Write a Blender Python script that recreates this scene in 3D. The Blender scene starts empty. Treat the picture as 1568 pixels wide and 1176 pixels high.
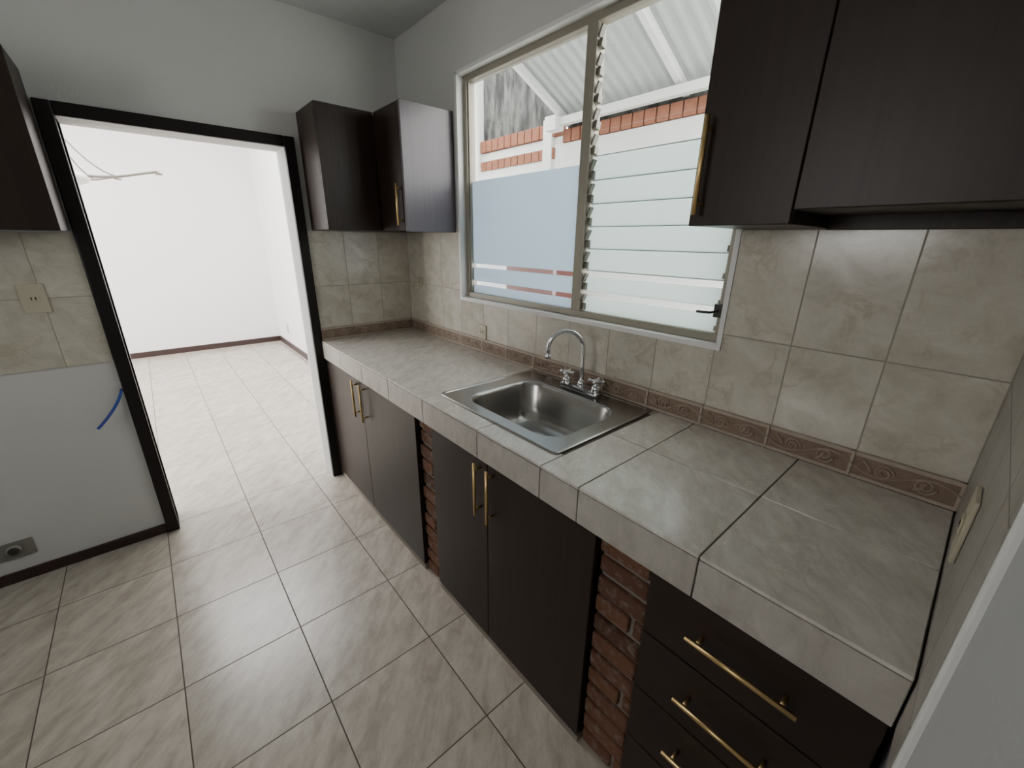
import bpy, bmesh, math, random
from mathutils import Vector, Matrix
random.seed(4)
S=bpy.context.scene
COL=bpy.context.collection
# ---------------------------------------------------------------- camera
CX,CY,CZ,A,P,RR,F0=2.5353,-1.3014,1.4742,0.7158,0.3365,0.0138,630.15
Fv=Vector((-math.cos(A)*math.cos(P),math.sin(A)*math.cos(P),-math.sin(P)))
R0=Fv.cross(Vector((0,0,1))).normalized();U0=R0.cross(Fv)
Rv=R0*math.cos(RR)+U0*math.sin(RR);Uv=-R0*math.sin(RR)+U0*math.cos(RR)
cd=bpy.data.cameras.new('camera');cam=bpy.data.objects.new('camera',cd);COL.objects.link(cam)
M=Matrix((Rv,Uv,-Fv)).transposed().to_4x4();M.translation=Vector((CX,CY,CZ));cam.matrix_world=M
cd.sensor_width=36;cd.lens=36*F0/1568;cd.clip_start=0.01;S.camera=cam
# ---------------------------------------------------------------- materials
def new(name):
    m=bpy.data.materials.new(name);m.use_nodes=True
    nt=m.node_tree;b=nt.nodes['Principled BSDF'];return m,nt,b
def N(nt,t,**k):
    n=nt.nodes.new(t)
    for a,v in k.items(): setattr(n,a,v)
    return n
def mth(nt,op,a,b=None,c=None):
    n=N(nt,'ShaderNodeMath',operation=op)
    for i,v in enumerate((a,b,c)):
        if v is None: continue
        if isinstance(v,(int,float)): n.inputs[i].default_value=v
        else: nt.links.new(v,n.inputs[i])
    return n.outputs[0]
def mix(nt,f,a,b):
    n=N(nt,'ShaderNodeMix',data_type='RGBA')
    for s,v in ((n.inputs[0],f),(n.inputs[6],a),(n.inputs[7],b)):
        if isinstance(v,(int,float)): s.default_value=v
        elif isinstance(v,tuple): s.default_value=(*v,1)
        else: nt.links.new(v,s)
    return n.outputs[2]
def plain(name,col,rough=.5,metal=0,var=.06,scale=8,bump=0,bscale=60,spec=.5):
    m,nt,b=new(name)
    g=N(nt,'ShaderNodeNewGeometry');n=N(nt,'ShaderNodeTexNoise');n.inputs['Scale'].default_value=scale;n.inputs['Detail'].default_value=4
    nt.links.new(g.outputs['Position'],n.inputs['Vector'])
    c=mix(nt,n.outputs['Fac'],tuple(x*(1-var) for x in col),tuple(min(1,x*(1+var)) for x in col))
    nt.links.new(c,b.inputs['Base Color']);b.inputs['Roughness'].default_value=rough;b.inputs['Metallic'].default_value=metal
    b.inputs['Specular IOR Level'].default_value=spec
    if bump:
        n2=N(nt,'ShaderNodeTexNoise');n2.inputs['Scale'].default_value=bscale;nt.links.new(g.outputs['Position'],n2.inputs['Vector'])
        bp=N(nt,'ShaderNodeBump');bp.inputs['Strength'].default_value=bump;bp.inputs['Distance'].default_value=.003
        nt.links.new(n2.outputs['Fac'],bp.inputs['Height']);nt.links.new(bp.outputs[0],b.inputs['Normal'])
    return m
def marble_nodes(nt,pos,rnd,lo,hi,vein,sc=9,rot=.6,st=2.2,veinamt=.5,dist=.5,veinw=.04):
    cb=N(nt,'ShaderNodeCombineXYZ')
    for i,k in enumerate((37.,-23.,11.)): nt.links.new(mth(nt,'MULTIPLY',rnd,k),cb.inputs[i])
    ad=N(nt,'ShaderNodeVectorMath',operation='ADD');nt.links.new(pos,ad.inputs[0]);nt.links.new(cb.outputs[0],ad.inputs[1])
    mr=N(nt,'ShaderNodeMapping');mr.inputs['Rotation'].default_value=(0,0,rot);nt.links.new(ad.outputs[0],mr.inputs[0])
    mp=N(nt,'ShaderNodeMapping');mp.inputs['Scale'].default_value=(1,st,1);nt.links.new(mr.outputs[0],mp.inputs[0])
    n=N(nt,'ShaderNodeTexNoise');n.inputs['Scale'].default_value=sc;n.inputs['Detail'].default_value=7;n.inputs['Roughness'].default_value=.68;n.inputs['Distortion'].default_value=dist
    nt.links.new(mp.outputs[0],n.inputs['Vector'])
    r=N(nt,'ShaderNodeMapRange');r.inputs[1].default_value=.33;r.inputs[2].default_value=.67;nt.links.new(n.outputs['Fac'],r.inputs[0])
    c=mix(nt,r.outputs[0],lo,hi)
    n2=N(nt,'ShaderNodeTexNoise');n2.inputs['Scale'].default_value=sc*.7;n2.inputs['Detail'].default_value=6;n2.inputs['Roughness'].default_value=.6;n2.inputs['Distortion'].default_value=dist*.8
    nt.links.new(mr.outputs[0],n2.inputs['Vector'])
    v=mth(nt,'ABSOLUTE',mth(nt,'SUBTRACT',n2.outputs['Fac'],.5))
    v2=N(nt,'ShaderNodeMapRange');v2.inputs[1].default_value=0;v2.inputs[2].default_value=veinw;v2.inputs[3].default_value=veinamt;v2.inputs[4].default_value=0;nt.links.new(v,v2.inputs[0])
    n3=N(nt,'ShaderNodeTexNoise');n3.inputs['Scale'].default_value=sc*.8;nt.links.new(mr.outputs[0],n3.inputs['Vector'])
    r3=N(nt,'ShaderNodeMapRange');r3.inputs[1].default_value=.45;r3.inputs[2].default_value=.6;nt.links.new(n3.outputs['Fac'],r3.inputs[0])
    return mix(nt,mth(nt,'MULTIPLY',v2.outputs[0],r3.outputs[0]),c,vein)
def tile_mat(name,axes,w,h,ox,oy,lo,hi,vein,grout,rough=.3,sc=9,mortar=.002,rot=.6,st=2.2,veinamt=.4,tint=.05,dist=.5):
    m,nt,b=new(name)
    g=N(nt,'ShaderNodeNewGeometry');s=N(nt,'ShaderNodeSeparateXYZ');nt.links.new(g.outputs['Position'],s.inputs[0])
    a=mth(nt,'SUBTRACT',s.outputs[axes[0]],ox);c=mth(nt,'SUBTRACT',s.outputs[axes[1]],oy)
    cb=N(nt,'ShaderNodeCombineXYZ');nt.links.new(a,cb.inputs[0]);nt.links.new(c,cb.inputs[1])
    br=N(nt,'ShaderNodeTexBrick',offset=0,squash=1);nt.links.new(cb.outputs[0],br.inputs['Vector'])
    br.inputs['Color1'].default_value=(0,0,0,1);br.inputs['Color2'].default_value=(1,1,1,1);br.inputs['Mortar'].default_value=(.5,.5,.5,1)
    br.inputs['Scale'].default_value=1;br.inputs['Mortar Size'].default_value=mortar;br.inputs['Mortar Smooth'].default_value=.2
    br.inputs['Brick Width'].default_value=w;br.inputs['Row Height'].default_value=h
    wn=N(nt,'ShaderNodeTexWhiteNoise',noise_dimensions='2D');c2=N(nt,'ShaderNodeCombineXYZ')
    nt.links.new(mth(nt,'FLOOR',mth(nt,'DIVIDE',a,w)),c2.inputs[0]);nt.links.new(mth(nt,'FLOOR',mth(nt,'DIVIDE',c,h)),c2.inputs[1]);nt.links.new(c2.outputs[0],wn.inputs['Vector'])
    col=marble_nodes(nt,cb.outputs[0],wn.outputs['Value'],lo,hi,vein,sc,rot,st,veinamt,dist)
    hv=N(nt,'ShaderNodeHueSaturation');nt.links.new(col,hv.inputs['Color']);nt.links.new(mth(nt,'MULTIPLY_ADD',wn.outputs['Value'],2*tint,1-tint),hv.inputs['Value'])
    nt.links.new(mix(nt,br.outputs['Fac'],hv.outputs[0],grout),b.inputs['Base Color'])
    nt.links.new(mth(nt,'MULTIPLY_ADD',br.outputs['Fac'],.5,rough),b.inputs['Roughness'])
    bp=N(nt,'ShaderNodeBump',invert=True);bp.inputs['Strength'].default_value=.6;bp.inputs['Distance'].default_value=.002
    nt.links.new(br.outputs['Fac'],bp.inputs['Height']);nt.links.new(bp.outputs[0],b.inputs['Normal'])
    return m
def island_marble(name,lo,hi,vein,rough,sc=9,rot=.6,st=2.2):
    m,nt,b=new(name);g=N(nt,'ShaderNodeNewGeometry')
    c=marble_nodes(nt,g.outputs['Position'],g.outputs['Random Per Island'],lo,hi,vein,sc,rot,st,.35)
    nt.links.new(c,b.inputs['Base Color']);b.inputs['Roughness'].default_value=rough;return m
def wood(name,dark,light,rough,axis=2,spec=.3):
    m,nt,b=new(name);g=N(nt,'ShaderNodeNewGeometry');mp=N(nt,'ShaderNodeMapping')
    sc=[70,70,70];sc[axis]=2.5;mp.inputs['Scale'].default_value=sc;nt.links.new(g.outputs['Position'],mp.inputs[0])
    n=N(nt,'ShaderNodeTexNoise');n.inputs['Scale'].default_value=1;n.inputs['Detail'].default_value=5;nt.links.new(mp.outputs[0],n.inputs['Vector'])
    nt.links.new(mix(nt,n.outputs['Fac'],dark,light),b.inputs['Base Color']);b.inputs['Roughness'].default_value=rough;b.inputs['Specular IOR Level'].default_value=spec
    bp=N(nt,'ShaderNodeBump');bp.inputs['Strength'].default_value=.15;bp.inputs['Distance'].default_value=.001
    nt.links.new(n.outputs['Fac'],bp.inputs['Height']);nt.links.new(bp.outputs[0],b.inputs['Normal']);return m
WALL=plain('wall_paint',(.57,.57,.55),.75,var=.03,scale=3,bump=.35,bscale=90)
WALLN=plain('near_wall_paint_shaded',(.42,.425,.43),.75,var=.03,scale=3,bump=.35,bscale=90)  # copy of the wall paint, darkened to put backlit shade into the colour
WHITE=plain('white_paint',(.74,.74,.72),.6,var=.03,scale=10,bump=.2)
CEIL=plain('ceiling_paint',(.6,.61,.6),.8,var=.03,scale=2)
FARW=plain('far_room_paint',(.80,.79,.79),.8,var=.01)
FLOOR=tile_mat('floor_tiles',(0,1),.3707,.3707,.3169,-1.4931,(.335,.295,.245),(.52,.475,.41),(.56,.52,.455),(.085,.07,.055),.25,sc=7,mortar=.0022,rot=.75,st=2.6,veinamt=.2,dist=.3)
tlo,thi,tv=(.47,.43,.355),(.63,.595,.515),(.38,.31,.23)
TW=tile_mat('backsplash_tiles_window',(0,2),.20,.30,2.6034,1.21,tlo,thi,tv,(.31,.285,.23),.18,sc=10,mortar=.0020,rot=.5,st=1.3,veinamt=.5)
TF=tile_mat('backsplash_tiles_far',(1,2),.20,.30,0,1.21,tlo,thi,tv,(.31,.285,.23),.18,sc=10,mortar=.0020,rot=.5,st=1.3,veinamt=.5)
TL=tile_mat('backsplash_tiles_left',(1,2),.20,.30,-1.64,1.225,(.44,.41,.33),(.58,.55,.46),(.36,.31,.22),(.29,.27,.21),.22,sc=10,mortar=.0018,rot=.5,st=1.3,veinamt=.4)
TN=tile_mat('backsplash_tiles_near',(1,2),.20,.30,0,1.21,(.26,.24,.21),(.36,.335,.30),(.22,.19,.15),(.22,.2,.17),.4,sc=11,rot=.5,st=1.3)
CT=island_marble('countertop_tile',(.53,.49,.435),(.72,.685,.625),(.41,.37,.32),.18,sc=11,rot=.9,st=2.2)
CTF=island_marble('countertop_edge_tile_shaded',(.35,.32,.285),(.47,.44,.40),(.27,.24,.2),.3,sc=11,rot=.9,st=2.2)  # darker copy of the top tile; shade on the front edge painted in
GROUT=plain('grout',(.13,.11,.09),.9,bump=.4)
MORTAR=plain('mortar',(.22,.19,.16),.95,bump=.8,bscale=120)
WOOD=wood('dark_wood',(.009,.006,.0045),(.034,.019,.0135),.40)
WOODX=wood('dark_wood_drawer',(.009,.006,.0045),(.034,.019,.0135),.40,0)
PANEL=wood('cabinet_end_panel_sheen',(.085,.07,.08),(.125,.107,.118),.3,spec=.5)  # reflected sheen on the cabinet end painted in as lighter purple-grey wood
EDGE=plain('pale_board_edge',(.55,.56,.58),.6)
FRAME=plain('dark_door_frame',(.012,.009,.009),.4,var=.2,spec=.3)
GOLD=plain('brushed_brass',(.62,.44,.20),.33,1)
STEEL=plain('stainless_steel',(.40,.39,.37),.27,1,var=.05,scale=20)
CHROME=plain('chrome',(.75,.76,.78),.07,1)
DARK=plain('dark_metal',(.03,.028,.025),.5)
ALU=plain('window_aluminium',(.29,.265,.215),.45,.3,var=.08)
CREAM=plain('outlet_cream',(.48,.44,.33),.35)
SLOT=plain('socket_slot',(.03,.025,.02),.6)
BLUE=plain('blue_cable',(.02,.06,.35),.4)
BASEB=plain('baseboard_dark',(.03,.014,.012),.4)
BORD=plain('border_clay',(.22,.155,.112),.5,var=.25,scale=60,bump=.5,bscale=200)
BORD2=plain('border_relief',(.33,.25,.19),.45,var=.2,scale=60)
BORD3=plain('border_edge',(.40,.33,.265),.4,var=.15,scale=60)
IRON=plain('wrought_iron',(.22,.20,.17),.6)
SHADE=plain('glass_shade',(.80,.80,.74),.3)
def brickmat(name):
    m,nt,b=new(name);g=N(nt,'ShaderNodeNewGeometry')
    n=N(nt,'ShaderNodeTexNoise');n.inputs['Scale'].default_value=45;n.inputs['Detail'].default_value=6;nt.links.new(g.outputs['Position'],n.inputs['Vector'])
    c=mix(nt,g.outputs['Random Per Island'],(.07,.030,.018),(.20,.085,.044))
    r=N(nt,'ShaderNodeMapRange');r.inputs[1].default_value=.5;r.inputs[2].default_value=.75;nt.links.new(n.outputs['Fac'],r.inputs[0])
    nt.links.new(mix(nt,r.outputs[0],c,(.20,.16,.13)),b.inputs['Base Color']);b.inputs['Roughness'].default_value=.9
    bp=N(nt,'ShaderNodeBump');bp.inputs['Strength'].default_value=.8;bp.inputs['Distance'].default_value=.004;nt.links.new(n.outputs['Fac'],bp.inputs['Height']);nt.links.new(bp.outputs[0],b.inputs['Normal']);return m
BRICK=brickmat('clay_brick')
OBRICK=plain('outdoor_brick',(.20,.075,.042),.9,var=.45,scale=25)
OWALL=plain('outdoor_white_wall',(.55,.56,.55),.85,var=.05,scale=2)
OWHITE=plain('outdoor_white_steel',(.60,.61,.60),.6)
def stained():
    m,nt,b=new('stained_concrete');g=N(nt,'ShaderNodeNewGeometry');mp=N(nt,'ShaderNodeMapping');mp.inputs['Scale'].default_value=(7,7,2.0);nt.links.new(g.outputs['Position'],mp.inputs[0])
    n=N(nt,'ShaderNodeTexNoise');n.inputs['Scale'].default_value=1.2;n.inputs['Detail'].default_value=9;n.inputs['Roughness'].default_value=.7;nt.links.new(mp.outputs[0],n.inputs['Vector'])
    r=N(nt,'ShaderNodeMapRange');r.inputs[1].default_value=.42;r.inputs[2].default_value=.62;nt.links.new(n.outputs['Fac'],r.inputs[0])
    nt.links.new(mix(nt,r.outputs[0],(.022,.022,.022),(.12,.12,.115)),b.inputs['Base Color']);b.inputs['Roughness'].default_value=.95;return m
STAIN=stained()
def trans(name,col,fac,gloss=.0):
    m=bpy.data.materials.new(name);m.use_nodes=True;nt=m.node_tree;nt.nodes.clear()
    d=N(nt,'ShaderNodeBsdfDiffuse');t=N(nt,'ShaderNodeBsdfTranslucent');mx=N(nt,'ShaderNodeMixShader');o=N(nt,'ShaderNodeOutputMaterial')
    g=N(nt,'ShaderNodeNewGeometry');n=N(nt,'ShaderNodeTexNoise');n.inputs['Scale'].default_value=1.5;nt.links.new(g.outputs['Position'],n.inputs['Vector'])
    c=mix(nt,n.outputs['Fac'],tuple(x*.95 for x in col),col)
    nt.links.new(c,d.inputs[0]);nt.links.new(c,t.inputs[0]);mx.inputs[0].default_value=fac
    nt.links.new(d.outputs[0],mx.inputs[1]);nt.links.new(t.outputs[0],mx.inputs[2]);nt.links.new(mx.outputs[0],o.inputs[0]);return m
def glassmat(name):
    m=bpy.data.materials.new(name);m.use_nodes=True;nt=m.node_tree;nt.nodes.clear()
    t=N(nt,'ShaderNodeBsdfTransparent');t.inputs[0].default_value=(.97,.985,.98,1);g=N(nt,'ShaderNodeBsdfGlossy');g.inputs['Roughness'].default_value=.02
    lw=N(nt,'ShaderNodeLayerWeight');lw.inputs[0].default_value=.5
    f=mth(nt,'MULTIPLY_ADD',mth(nt,'POWER',lw.outputs['Facing'],5),.9,.03)
    mx=N(nt,'ShaderNodeMixShader');o=N(nt,'ShaderNodeOutputMaterial')
    nt.links.new(f,mx.inputs[0]);nt.links.new(t.outputs[0],mx.inputs[1]);nt.links.new(g.outputs[0],mx.inputs[2]);nt.links.new(mx.outputs[0],o.inputs[0]);return m
GLASS=glassmat('clear_glass')
FROST=trans('frosted_film',(.55,.62,.69),.85)
FROST2=trans('frosted_louvre',(.63,.695,.685),.85)
GEDGE=plain('glass_edge',(.34,.42,.41),.3)
ROOF=trans('roof_sheet',(.32,.335,.33),.12)
# ---------------------------------------------------------------- builders
class B:
    def __init__(s,name,parent=None,bevel=0,smooth=False):
        s.n=name;s.bm=bmesh.new();s.mats=[];s.parent=parent;s.bev=bevel;s.sm=smooth
    def mi(s,m):
        if m not in s.mats: s.mats.append(m)
        return s.mats.index(m)
    def box(s,x0,x1,y0,y1,z0,z1,m,rot=None,bev=None):
        i=s.mi(m);bm=bmesh.new();bmesh.ops.create_cube(bm,size=1)
        c=Vector(((x0+x1)/2,(y0+y1)/2,(z0+z1)/2));d=(abs(x1-x0),abs(y1-y0),abs(z1-z0))
        for v in bm.verts: v.co=Vector((v.co.x*d[0],v.co.y*d[1],v.co.z*d[2]))
        bv=s.bev if bev is None else bev
        if bv: bmesh.ops.bevel(bm,geom=bm.edges[:],offset=min(bv,min(d)*.45),segments=2,affect='EDGES',profile=.5)
        for v in bm.verts:
            if rot: v.co=rot@v.co
            v.co+=c
        s.merge(bm,i)
        return s
    def merge(s,bm,i,smooth=False):
        mp={}
        for v in bm.verts: mp[v]=s.bm.verts.new(v.co)
        for f in bm.faces:
            try:
                nf=s.bm.faces.new([mp[v] for v in f.verts]);nf.material_index=i;nf.smooth=smooth
            except ValueError: pass
        bm.free()
    def cyl(s,p0,p1,r,m,seg=20,r2=None):
        i=s.mi(m);p0=Vector(p0);p1=Vector(p1);bm=bmesh.new()
        bmesh.ops.create_cone(bm,cap_ends=True,segments=seg,radius1=r,radius2=r if r2 is None else r2,depth=(p1-p0).length)
        q=(p1-p0).to_track_quat('Z','Y')
        for v in bm.verts: v.co=q@v.co+(p0+p1)/2
        s.merge(bm,i,True);return s
    def sph(s,p,r,m,sc=(1,1,1)):
        i=s.mi(m);bm=bmesh.new();bmesh.ops.create_uvsphere(bm,u_segments=20,v_segments=12,radius=r)
        for v in bm.verts: v.co=Vector((v.co.x*sc[0],v.co.y*sc[1],v.co.z*sc[2]))+Vector(p)
        s.merge(bm,i,True);return s
    def tube(s,pts,r,m,seg=12):
        i=s.mi(m);pts=[Vector(p) for p in pts];n=len(pts);rs=r if isinstance(r,list) else [r]*n
        t=(pts[1]-pts[0]).normalized();a=t.orthogonal().normalized();rings=[]
        for k,p in enumerate(pts):
            t2=(pts[min(k+1,n-1)]-pts[max(k-1,0)]).normalized();a=(a-t2*a.dot(t2)).normalized();b=t2.cross(a)
            rings.append([s.bm.verts.new(p+(a*math.cos(2*math.pi*j/seg)+b*math.sin(2*math.pi*j/seg))*rs[k]) for j in range(seg)])
        for k in range(n-1):
            for j in range(seg):
                f=s.bm.faces.new([rings[k][j],rings[k][(j+1)%seg],rings[k+1][(j+1)%seg],rings[k+1][j]]);f.material_index=i;f.smooth=True
        for rg in (rings[0][::-1],rings[-1]):
            f=s.bm.faces.new(rg);f.material_index=i
        return s
    def done(s):
        bmesh.ops.recalc_face_normals(s.bm,faces=s.bm.faces[:])
        me=bpy.data.meshes.new(s.n);s.bm.to_mesh(me);s.bm.free()
        for m in s.mats: me.materials.append(m)
        o=bpy.data.objects.new(s.n,me);COL.objects.link(o)
        if s.parent: o.parent=s.parent
        return o
def empty(name):
    e=bpy.data.objects.new(name,None);COL.objects.link(e);return e
def unp(u,v,ax,val):
    d=Fv*F0+Rv*(u-784)-Uv*(v-588);k=(val-cam.matrix_world.translation[ax])/d[ax];return Vector((CX,CY,CZ))+d*k
# ---------------------------------------------------------------- constants
L=2.6034;ZC=.9;H=2.51;WX0,WX1,WZ0,WZ1=.596,2.017,1.162,2.2176
BZ=.9727;UB,UT=1.5116,2.0626;CD=.285
DY0,DY1,DZ=-1.4405,-.643,1.90
YB=-3.2
# ---------------------------------------------------------------- shell
B('floor').box(-4.5,L+.6,YB,.0,-.1,0,FLOOR).done()
w=B('wall_window')
w.box(-.15,WX0,.006,.14,-.1,3.5,WALL).box(WX1,L+.12,.006,.14,-.1,3.5,WALL).box(WX0,WX1,.006,.14,-.1,WZ0,WALL).box(WX0,WX1,.006,.14,WZ1,3.5,WALL)
w.done()
w=B('trim_window')
w.box(WX0-.003,WX0+.012,-.002,.12,WZ0,WZ1,WHITE).box(WX1-.012,WX1+.003,-.002,.12,WZ0,WZ1,WHITE)
w.box(WX0-.003,WX1+.003,-.003,.12,WZ0-.004,WZ0+.012,WHITE).box(WX0-.003,WX1+.003,-.002,.12,WZ1-.012,WZ1+.003,WHITE)
w.done()
w=B('wall_doorway')
w.box(-.15,-.0005,DY1,.006,-.1,H+.5,WALL).box(-.15,-.0005,YB,DY0,-.1,H+.5,WALL).box(-.15,-.0005,DY0,DY1,DZ,H+.5,WALL).done()
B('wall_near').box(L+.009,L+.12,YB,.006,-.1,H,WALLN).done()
B('ceiling').box(-.0,L+.12,YB,.006,H,H+.1,CEIL).done()
w=B('wall_back');w.box(-.15,1.3,YB-.1,YB,-.1,H+.5,WALL).box(2.1,L+.12,YB-.1,YB,-.1,H+.1,WALL).box(1.3,2.1,YB-.1,YB,2.1,H+.1,WALL).box(1.3,2.1,YB-.1,YB,-.1,1.4,WALL).done()
# living room
B('wall_living_end').box(-4.5,-4.35,-5,.2,-.1,3.1,FARW).done()
B('wall_living_side').box(-4.5,-.15,.05,.2,-.1,3.1,FARW).done()
w=B('wall_living_street');w.box(-4.5,-3.6,-5.1,-5,-.1,3.1,FARW).box(-1,-.15,-5.1,-5,-.1,3.1,FARW).box(-3.6,-1,-5.1,-5,-.1,.3,FARW).box(-3.6,-1,-5.1,-5,2.6,3.1,FARW).done()
B('wall_living_kitchen').box(-.16,-.15,-5,DY0,-.1,3.1,FARW).box(-.16,-.15,DY1,.05,-.1,3.1,FARW).box(-.16,-.15,DY0,DY1,DZ,3.1,FARW).done()
B('ceiling_living').box(-4.5,-.15,-5.1,.2,3.0,3.1,FARW).done()
B('floor_living').box(-4.5,-.15,-5.1,YB,-.1,0,FLOOR).box(-4.5,-.15,0,.05,-.1,0,FLOOR).done()
B('baseboard_living').box(-4.35,-4.335,-5,.05,0,.07,BASEB).box(-4.335,-.17,.035,.05,0,.07,BASEB).done()
w=B('trim_door',bevel=.004)
cw=.05
w.box(-.135,.022,DY0-cw,DY0,0,DZ+cw,FRAME).box(-.135,.022,DY1,DY1+cw,0,DZ+cw,FRAME).box(-.135,.022,DY0,DY1,DZ,DZ+cw,FRAME).done()
B('baseboard_left',bevel=.003).box(.0,.014,YB,DY0-cw-.001,0,.05,BASEB).done()
# backsplashes
B('trim_backsplash_window').box(0,WX0-.004,0,.006,BZ,UB+.02,TW).box(WX0-.004,WX1+.004,0,.006,BZ,WZ0-.004,TW).box(WX1+.004,L+.004,0,.006,BZ,1.56,TW).box(0,L,0,.006,.8,BZ,TW).done()
B('trim_backsplash_far').box(0,.006,-.592,0,BZ+.0005,UB-.001,TF).done()
B('trim_backsplash_left').box(0,.007,YB,DY0-cw-.002,.935,1.478,TL).done()
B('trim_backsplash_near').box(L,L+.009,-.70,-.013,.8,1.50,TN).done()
B('trim_near_wall',bevel=.003).box(L+.001,L+.012,-.716,-.7005,.78,1.56,WHITE).done()
# decorative border
w=B('border_tile_strip',bevel=.001)
yb=-.009
def border(ax):
    n=int(round(L/.2)) if ax=='x' else 3
    for k in range(n):
        a,b=(k*.2003+.0012,(k+1)*.2003-.0012)
        segs=[(ZC+.001,ZC+.010,BORD3,.002),(ZC+.010,BZ-.010,BORD,0),(BZ-.010,BZ,BORD3,.002)]
        for z0,z1,m,ex in segs:
            if ax=='x': w.box(a,b,yb-ex,0,z0,z1,m,bev=0.0008)
            else:
                lo=max(-b,-.592)
                w.box(0.0,-yb+.006+ex,lo,-a-(.012 if k==0 else 0),z0,z1,m,bev=.0008)
        if ax=='x': w.box(b-.006,b+.0012,yb-.0015,0,ZC+.001,BZ,BORD3,bev=.0005)
        for half in range(2):
            c=a+.05+.1*half;sg=1 if half==0 else -1
            pts=[]
            for j in range(26):
                t=j/25;ang=t*3.6*math.pi;r=.021*(1-t*.8)
                pts.append((c+.012*sg+math.cos(ang)*r,(ZC+BZ)/2+sg*math.sin(ang)*r))
            vine=[(c-.05+.1*j/12,(ZC+BZ)/2+sg*.018*math.sin(math.pi*j/12)*-1) for j in range(13)]
            leaf=[(c-.03,(ZC+BZ)/2+.017*sg),(c-.018,(ZC+BZ)/2+.006*sg),(c-.010,(ZC+BZ)/2-.010*sg)]
            for pl,rr in ((pts,.0028),(vine,.0024),(leaf,.0034)):
                if ax=='x': w.tube([(p,yb-.001,q) for p,q in pl],rr,BORD2,6)
                else:
                    if all(-p>-.590 for p,q in pl): w.tube([(-yb+.007,-max(p,.02),q) for p,q in pl],rr,BORD2,6)
border('x');border('y')
w.done()
# ---------------------------------------------------------------- countertop
w=B('countertop',bevel=.0015)
hx0,hx1,hy0,hy1=1.245,1.81,-.50,-.06
for bx in ((0.008,hx0,-.588,-.002),(hx1,L-.002,-.588,-.002),(hx0,hx1,-.588,hy0),(hx0,hx1,hy1,-.002)):
    w.box(bx[0],bx[1],bx[2],bx[3],.80,ZC-.003,GROUT,bev=0)
xj=[.008,.31,.605,.90,1.205,1.56,1.85,1.985,2.29,L-.002];g=.0016
for i in range(len(xj)-1):
    a,b=xj[i]+g,xj[i+1]-g
    if 1.2<a<1.6:
        for y0,y1 in ((-.60,hy0-.005),(hy1+.01,-.011)): w.box(a,b,y0+g,y1-g,ZC-.008,ZC,CT)
    else:
        w.box(a,b,-.60,-.29-g,ZC-.008,ZC,CT);w.box(a,b,-.29+g,-.011,ZC-.008,ZC,CT)
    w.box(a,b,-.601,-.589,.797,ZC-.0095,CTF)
w.done()
# ---------------------------------------------------------------- handles
def bar(w,p0,p1,out,r=.0055,so=.028):
    p0=Vector(p0);p1=Vector(p1);o=Vector(out)*so;d=(p1-p0)
    w.cyl(p0+o,p1+o,r,GOLD,16)
    for t in (.12,.88): w.cyl(p0+d*t,p0+d*t+o,r*.8,GOLD,12)
def base(name,x0,x1,xm,hx):
    e=empty(name);yd=-.590
    w=B('carcass',e);w.box(x0,x0+.016,-.57,-.02,.03,.795,WOOD).box(x1-.016,x1,-.57,-.02,.03,.795,WOOD).box(x0+.016,x1-.016,-.57,-.02,.03,.05,WOOD).box(x0+.016,x1-.016,-.03,-.02,.05,.72,WOOD)
    w.box(x0+.016,x1-.016,-.57,-.55,.765,.795,WOOD)
    w.box(x0,x1,-.585,-.05,.0,.028,MORTAR).done()
    for i,(a,b,h) in enumerate(((x0,xm-.0015,hx[0]),(xm+.0015,x1,hx[1]))):
        w=B('door_%d'%(i+1),e,bevel=.002);w.box(a,b,yd,yd+.018,.035,.792,WOOD)
        bar(w,(h,yd,.585),(h,yd,.785),(0,-1,0));w.done()
base('base_cabinet',.022,1.112,.545,(.495,.595))
base('base_cabinet.001',1.243,2.042,1.60,(1.565,1.632))
e=empty('drawer_cabinet');x0,x1=2.195,2.598
w=B('carcass',e);w.box(x0,x0+.016,-.57,-.02,.03,.795,WOOD).box(x1-.016,x1,-.57,-.02,.03,.795,WOOD).box(x0+.016,x1-.016,-.03,-.02,.03,.795,WOOD).box(x0+.016,x1-.016,-.57,-.03,.03,.05,WOOD).box(x0,x1,-.585,-.05,0,.028,MORTAR).done()
for i,(z0,z1) in enumerate(((.618,.792),(.438,.614),(.258,.434),(.035,.254))):
    w=B('drawer_%d'%(i+1),e,bevel=.002);w.box(x0,x1,-.590,-.572,z0,z1,WOODX)
    zz=z0+.092 if i<3 else .17
    bar(w,(2.30,-.590,zz),(2.50,-.590,zz),(0,-1,0));w.done()
def pillar(name,x0,x1):
    w=B(name,bevel=.006);w.box(x0+.008,x1-.008,-.563,-.02,0,.796,MORTAR,bev=0)
    z=.012;k=0
    while z<.76:
        h=.052+random.uniform(-.004,.004);dx=random.uniform(-.003,.003)
        if k%2: w.box(x0+.003+dx,x1-.003+dx,-.574+random.uniform(-.004,.004),-.5,z,z+h,BRICK)
        else:
            xm=x0+(x1-x0)*(.72 if k%4==0 else .97);w.box(x0+.003,min(xm,x1-.003),-.574+random.uniform(-.004,.004),-.5,z,z+h,BRICK)
            if xm<x1-.02: w.box(xm+.01,x1-.002,-.570,-.5,z,z+h,BRICK)
        z+=h+.014;k+=1
    w.done()
pillar('brick_pillar',1.116,1.239);pillar('brick_pillar.001',2.046,2.191)
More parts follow.
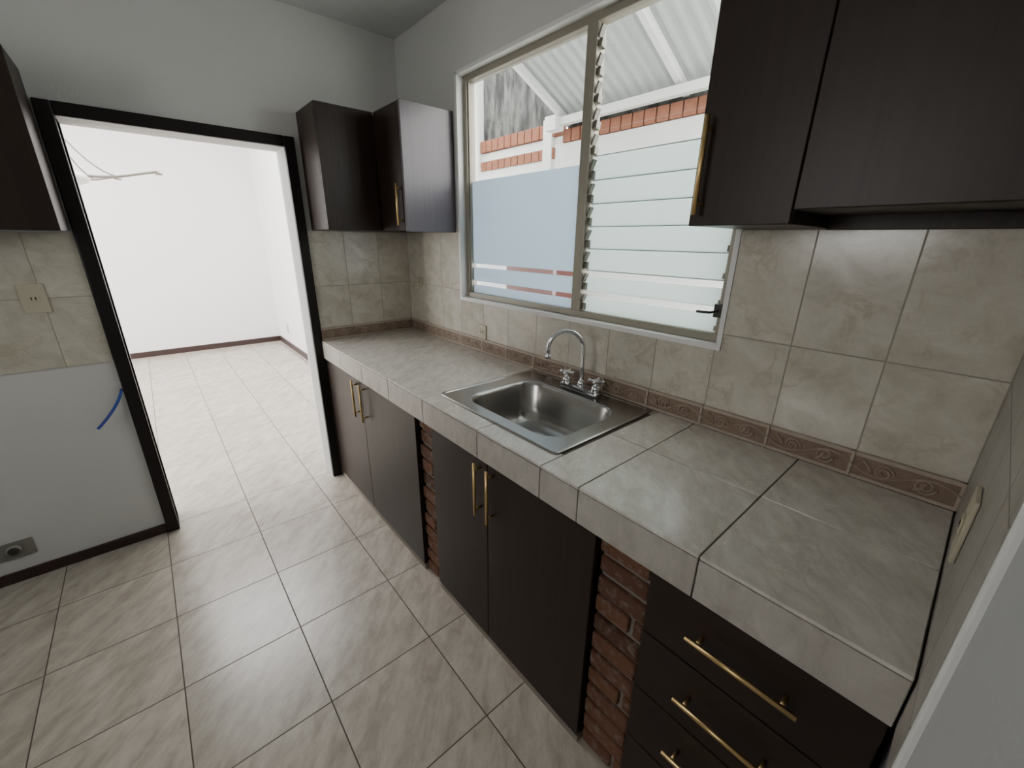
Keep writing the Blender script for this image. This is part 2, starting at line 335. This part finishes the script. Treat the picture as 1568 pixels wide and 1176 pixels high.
# ---------------------------------------------------------------- upper cabinets
e=empty('upper_cabinet')
w=B('carcass',e,bevel=.0015);w.box(.008,CD-.018,-.566,-CD-.002,UB,UT,WOOD).done()
w=B('door',e,bevel=.002);w.box(CD-.017,CD,-.566,-CD-.002,UB,UT,WOOD).done()
e=empty('upper_cabinet.001')
w=B('carcass',e,bevel=.0015);w.box(.008,.552,-CD+.018,-.001,UB,UT,WOOD).box(.5525,.568,-CD,-.001,UB-.004,UT+.002,PANEL).done()
w=B('door',e,bevel=.002);w.box(CD+.002,.5515,-CD,-CD+.017,UB,UT,WOOD);bar(w,(.527,-CD,1.535),(.527,-CD,1.725),(0,-1,0),.005,.024);w.done()
e=empty('upper_cabinet.002')
w=B('carcass',e,bevel=.0015);w.box(2.0066,2.222,-CD+.018,-.001,UB,2.45,WOOD).box(2.2225,L-.002,-CD+.018,-.025,UB+.028,2.45,WOOD).box(2.2225,L-.002,-.024,-.001,UB-.004,2.45,WOOD).done()
w=B('door_1',e,bevel=.002);w.box(2.0066,2.221,-CD,-CD+.017,UB,2.45,WOOD);bar(w,(2.030,-CD,1.535),(2.030,-CD,1.735),(0,-1,0));w.done()
w=B('door_2',e,bevel=.002);w.box(2.2235,L-.003,-CD,-CD+.017,UB+.028,2.45,WOOD);w.done()
e=empty('upper_cabinet.003')
w=B('carcass',e,bevel=.0015);w.box(.012,.285,-2.3,-1.497,1.485,2.035,WOOD).box(0.0,.0115,-2.3,-1.494,1.48,2.035,EDGE).done()
w=B('door',e,bevel=.002);w.box(.286,.303,-1.90,-1.497,1.485,2.035,WOOD).box(.286,.303,-2.3,-1.903,1.485,2.035,WOOD);bar(w,(.303,-1.87,1.53),(.303,-1.87,1.73),(1,0,0));w.done()
# ---------------------------------------------------------------- sink
def rrect(cx,cy,hx,hy,r,n=8):
    pts=[]
    for q,(sx,sy) in enumerate(((1,1),(-1,1),(-1,-1),(1,-1))):
        for j in range(n+1):
            a=math.pi/2*q+math.pi/2*j/n
            pts.append((cx+sx*(hx-r)+r*math.cos(a),cy+sy*(hy-r)+r*math.sin(a)))
    return pts
w=B('kitchen_sink');i=w.mi(STEEL)
cx,cy=1.525,-.275;hx,hy=.315,.255
bx,by=1.538,-.300
rings=[(cx,cy,hx,hy,.02,ZC+.001),(cx,cy,hx,hy,.02,ZC+.004),(cx,cy,hx-.004,hy-.004,.018,ZC+.0065),(cx,cy,hx-.012,hy-.012,.016,ZC+.0065),(cx,cy,hx-.016,hy-.016,.015,ZC+.004),
 (bx,by,.240,.180,.085,ZC+.004),(bx,by,.234,.174,.082,ZC+.001),(bx,by,.228,.168,.078,ZC-.012),(bx,by,.212,.152,.075,ZC-.10),(bx,by,.200,.142,.07,ZC-.135),(bx,by,.175,.117,.06,ZC-.152),(bx,by,.12,.08,.05,ZC-.158),(bx,by,.045,.045,.0449,ZC-.162),(bx,by,.040,.040,.0399,ZC-.168),(bx,by,.012,.012,.0119,ZC-.168)]
rv=[[w.bm.verts.new((x,y,r[5])) for x,y in rrect(*r[:5])] for r in rings]
for k in range(len(rv)-1):
    n=len(rv[k])
    for j in range(n):
        f=w.bm.faces.new([rv[k][j],rv[k][(j+1)%n],rv[k+1][(j+1)%n],rv[k+1][j]]);f.material_index=i;f.smooth=k>4
f=w.bm.faces.new(rv[-1]);f.material_index=i
w.cyl((bx,by,ZC-.169),(bx,by,ZC-.160),.011,STEEL,16)
so=w.done()
# ---------------------------------------------------------------- faucet
e=empty('faucet');fx,fy,fz=1.545,-.075,ZC+.0045
w=B('body',e,bevel=.008);w.box(fx-.095,fx+.095,fy-.024,fy+.024,fz,fz+.022,CHROME)
for sx in (-.075,.075):
    w.cyl((fx+sx,fy,fz+.02),(fx+sx,fy,fz+.045),.021,CHROME,20,.016);w.cyl((fx+sx,fy,fz+.045),(fx+sx,fy,fz+.055),.011,CHROME)
    w.sph((fx+sx,fy,fz+.062),.015,CHROME,(1,1,.75))
    for a in (20,110,200,290):
        aa=math.radians(a);w.cyl((fx+sx,fy,fz+.062),(fx+sx+.026*math.cos(aa),fy+.026*math.sin(aa),fz+.064),.005,CHROME,10);w.sph((fx+sx+.027*math.cos(aa),fy+.027*math.sin(aa),fz+.064),.007,CHROME)
w.cyl((fx,fy,fz+.02),(fx,fy,fz+.05),.017,CHROME,20,.012);w.done()
w=B('spout',e);pts=[(fx,fy,fz+.045),(fx,fy,fz+.10),(fx,fy,fz+.175)]
r=.068;dx,dy=-.66,-.75
for j in range(1,15):
    a=math.pi*j/14*1.0;pts.append((fx+dx*r*(1-math.cos(a)),fy+dy*r*(1-math.cos(a)),fz+.175+r*math.sin(a)))
q=pts[-1];pts.append((q[0],q[1],q[2]-.025))
w.tube(pts,.0085,CHROME,16);w.cyl(pts[-1],(q[0],q[1],q[2]-.04),.011,CHROME);w.done()
# ---------------------------------------------------------------- window
e=empty('window_1')
w=B('frame',e,bevel=.002);fy0,fy1=.035,.085
x0,x1,z0,z1=WX0+.012,WX1-.012,WZ0+.012,WZ1-.012;t=.026
w.box(x0,x1,fy0,fy1,z0,z0+t,ALU).box(x0,x1,fy0,fy1,z1-t,z1,ALU).box(x0,x0+t,fy0,fy1,z0+t,z1-t,ALU).box(x1-t,x1,fy0,fy1,z0+t,z1-t,ALU)
xm=1.375
w.box(xm,xm+.040,fy0-.004,fy1,z0+t,z1-t,ALU)
w.box(x0+t,x0+t+.008,fy0+.008,fy1-.01,z0+t,z1-t,ALU).box(xm-.008,xm,fy0+.008,fy1-.01,z0+t,z1-t,ALU)
w.box(xm+.040,xm+.046,.03,.075,z0+t,z1-t,ALU)
w.done()
a,b=x0+t+.004,xm-.004
w=B('fixed_glass',e).box(a,b,.060,.064,z0+t,z1-t,GLASS).done()
w=B('privacy_film',e)
for za,zb in ((z0+t,1.242),(1.262,1.333),(1.352,1.752)): w.box(a,b,.0585,.0595,za,zb,FROST)
w.done()
w=B('louvre_blades',e);zb=z0+t;pitch=.0815;k=0;la,lb=xm+.052,x1-t-.006
rot=Matrix.Rotation(math.radians(-2.5),3,'X')
while zb+.06<z1-t:
    fro=zb<1.70
    if fro:
        if k in (0,1):
            w.box(la,lb,.0535,.0565,zb,zb+pitch*.72,FROST2,rot,0);w.box(la,lb,.0545,.0565,zb+pitch*.78,zb+pitch+.002,GLASS,rot,0)
        else: w.box(la,lb,.0535,.0565,zb,zb+pitch+.003,FROST2,rot,0)
        if k>1: w.box(la,lb,.0505,.0530,zb-.001,zb+.0018,GEDGE,None,0)
    else:
        w.box(la,lb,.0535,.0565,zb,zb+pitch+.003,GLASS,rot,0)
        if zb<1.79: w.box(la,lb,.0505,.0530,zb-.001,zb+.0018,GEDGE,None,0)
    zb+=pitch;k+=1
w.done()
w=B('louvre_clips',e,bevel=.001);zb=z0+t+.006
CLIP=plain('clip_metal',(.22,.21,.18),.5,.5)
while zb+.05<z1-t:
    w.box(la-.004,la+.010,.040,.064,zb,zb+.026,CLIP,Matrix.Rotation(math.radians(-12),3,'X'))
    w.box(la-.002,la+.006,.036,.058,zb+.030,zb+.066,CLIP,Matrix.Rotation(math.radians(25),3,'Y'))
    w.box(lb-.004,lb+.008,.044,.062,zb,zb+.016,CLIP,Matrix.Rotation(math.radians(-12),3,'X'))
    zb+=pitch
w.done()
w=B('louvre_crank',e,bevel=.001);p=(1.985,.03,1.275)
w.box(p[0]-.012,p[0]+.012,.015,.04,p[2]-.02,p[2]+.02,DARK).tube([(p[0],.018,p[2]),(p[0]-.01,-.012,p[2]-.003),(p[0]-.05,-.018,p[2]-.004)],.004,DARK,8).done()
# ---------------------------------------------------------------- outlets etc
def outlet(name,c,ax,sz=(.07,.115),holes=((0,.0),),hor=False):
    w=B(name,bevel=.002);a,b=sz
    def bx(u0,u1,v0,v1,d0,d1,m):
        if ax=='y-': w.box(c[0]+u0,c[0]+u1,c[1]-d1,c[1]-d0,c[2]+v0,c[2]+v1,m)
        elif ax=='x+': w.box(c[0]+d0,c[0]+d1,c[1]+u0,c[1]+u1,c[2]+v0,c[2]+v1,m)
        else: w.box(c[0]-d1,c[0]-d0,c[1]+u0,c[1]+u1,c[2]+v0,c[2]+v1,m)
    bx(-a/2,a/2,-b/2,b/2,0,.007,CREAM)
    for h in holes:
        bx(h[0]-.017,h[0]+.017,h[1]-.014,h[1]+.014,.007,.010,CREAM)
        bx(h[0]-.008,h[0]-.004,h[1]-.006,h[1]+.006,.010,.0106,SLOT);bx(h[0]+.004,h[0]+.008,h[1]-.006,h[1]+.006,.010,.0106,SLOT)
    w.done()
p=unp(52,457,0,.007);outlet('wall_outlet',(.0075,p.y,p.z),'x+',(.075,.115))
p=unp(644,431,1,0);outlet('wall_outlet.001',(p.x,-.0005,p.z),'y-',(.065,.05))
p=unp(740,508,1,0);outlet('wall_outlet.002',(p.x,-.0005,p.z),'y-',(.062,.075))
p=unp(1484,805,0,L);outlet('wall_outlet.003',(L-.0005,p.y,p.z),'x-',(.075,.115))
p=unp(441,503,1,.05);outlet('wall_outlet.004',(p.x,.0495,p.z),'y-',(.075,.115))
p=unp(22,842,0,0);w=B('floor_level_socket',bevel=.002).box(.0005,.008,p.y-.06,p.y+.06,p.z-.04,p.z+.04,plain('socket_gray',(.2,.19,.17),.5)).cyl((.0,p.y,p.z),(.014,p.y,p.z),.026,plain('socket_ring',(.3,.28,.24),.5)).cyl((.014,p.y,p.z),(.0155,p.y,p.z),.018,SLOT).done()
p0=unp(186,598,0,.02);p1=unp(180,625,0,.04);p2=unp(150,657,0,.05)
pts=[];
for j in range(15):
    t_=j/14;pts.append(p0*(1-t_)**2+p1*2*t_*(1-t_)+p2*t_*t_)
pts[0].x=.005
B('blue_cable').tube(pts,.006,BLUE,10).done()
# chandelier in living room
e=empty('chandelier');w=B('chandelier_frame',e)
c=unp(84,258,0,-2.0)
hx_,hy_,hz=c.x,c.y,c.z
w.cyl((hx_,hy_,hz-.03),(hx_,hy_,3.0),.007,IRON);w.sph((hx_,hy_,hz-.03),.02,IRON);w.cyl((hx_,hy_,2.97),(hx_,hy_,3.0),.06,IRON)
for k in range(5):
    an=math.radians(72*k+75);pts=[]
    for j in range(16):
        t_=j/15;rr=.58*t_;pts.append((hx_+rr*math.cos(an),hy_+rr*math.sin(an),hz-.01-.03*math.sin(t_*math.pi*1.25)+.01*t_))
    w.tube(pts,.009,IRON,8)
    pts=[]
    for j in range(12):
        t_=j/11;rr=.36*t_;pts.append((hx_+rr*math.cos(an),hy_+rr*math.sin(an),hz-.03+.42*(1-t_)**2))
    w.tube(pts,.005,IRON,8)
    q=(hx_+.58*math.cos(an),hy_+.58*math.sin(an),hz)
    w.cyl(q,(q[0],q[1],q[2]+.010),.022,IRON,16,.026);w.cyl((q[0],q[1],q[2]+.01),(q[0],q[1],q[2]+.035),.009,SHADE,12)
w.done()
w=B('bowl_shade',e);w.sph((hx_,hy_,hz-.05),.17,SHADE,(1,1,.35));w.done()
# ---------------------------------------------------------------- outdoors
B('ground_outside').box(-6,6,.14,8,-.25,-.1,plain('patio_concrete',(.55,.55,.52),.9)).done()
w=B('neighbour_wall',bevel=0)
w.box(-6,4,2.05,2.2,-.1,2.37,OWALL).box(-6,-.62,2.06,2.2,2.37,2.44,OWALL).box(-.86,-.74,2.02,2.06,1.8,2.6,OWALL)
w.box(-1.95,-.6,2.1,2.25,2.57,3.4,STAIN).box(-6,-1.95,1.95,2.2,2.3,4,OWALL).box(-.6,4,2.1,2.2,2.5,2.62,STAIN)
x=-.6
while x<1.9: w.box(x,x+.10,2.03,2.2,2.375,2.485,OBRICK,bev=.006);x+=.112
x=-1.93
while x<-.75: w.box(x,x+.10,2.03,2.2,2.445,2.565,OBRICK,bev=.006);w.box(x,x+.10,2.035,2.05,2.25,2.35,OBRICK,bev=.006);x+=.112
w.done()
e=empty('patio_roof')
w=B('corrugated_sheet',e);i=w.mi(ROOF);y0,z0_,y1,z1_=.15,3.52,2.12,2.60;n=220;xs=-.66;xe=1.03;prev=None
for k in range(n+1):
    x=xs+(xe-xs)*k/n;dz=.030*max(-.6,min(.6,math.sin((x)*2*math.pi/.10)))
    cur=(w.bm.verts.new((x,y0,z0_+dz)),w.bm.verts.new((x,y1,z1_+dz)))
    if prev: f=w.bm.faces.new((prev[0],prev[1],cur[1],cur[0]));f.material_index=i
    prev=cur
w.done()
w=B('roof_frame',e,bevel=.003);sl=math.atan2(z0_-z1_,y1-y0);ln=math.hypot(z0_-z1_,y1-y0)
for x in (-.60,.60):
    w.box(x-.025,x+.025,(y0+y1)/2-ln/2,(y0+y1)/2+ln/2,(z0_+z1_)/2-.085,(z0_+z1_)/2-.025,OWHITE,Matrix.Rotation(-sl,3,'X'))
w.box(-.68,1.35,1.93,2.0,2.50,2.565,OWHITE)
w.box(-.70,-.56,1.88,2.0,2.46,2.58,OWHITE)
w.done()
pa=unp(775,411,1,1.6).x;pb=unp(855,417,1,1.6).x
B('patio_planter',bevel=.01).box(pa,pb,1.6,1.85,-.1,1.25,plain('redbrown_paint',(.10,.03,.025),.7)).done()
# ---------------------------------------------------------------- lights
W=bpy.data.worlds.new('sky');S.world=W;W.use_nodes=True
W.node_tree.nodes['Background'].inputs[0].default_value=(1,.988,.96,1);W.node_tree.nodes['Background'].inputs[1].default_value=6.8
def area(name,loc,dirv,sx,sy,pw,col=(1,1,1)):
    l=bpy.data.lights.new(name,'AREA');l.shape='RECTANGLE';l.size=sx;l.size_y=sy;l.energy=pw;l.color=col
    o=bpy.data.objects.new(name,l);COL.objects.link(o);o.location=loc;o.rotation_euler=Vector(dirv).to_track_quat('-Z','Y').to_euler();return o
area('living_room_side_fill',(-2.3,-4.9,1.5),(0,1,0),2.4,2.2,105)  # added fill from the unseen side of the living room, brightens its walls
area('living_room_overhead_fill',(-2.3,-1.2,2.95),(0,0,-1),1.5,1.5,65)  # added overhead fill, brightens living room walls and floor
S.view_settings.view_transform='AgX';S.view_settings.look='None';S.view_settings.exposure=.55
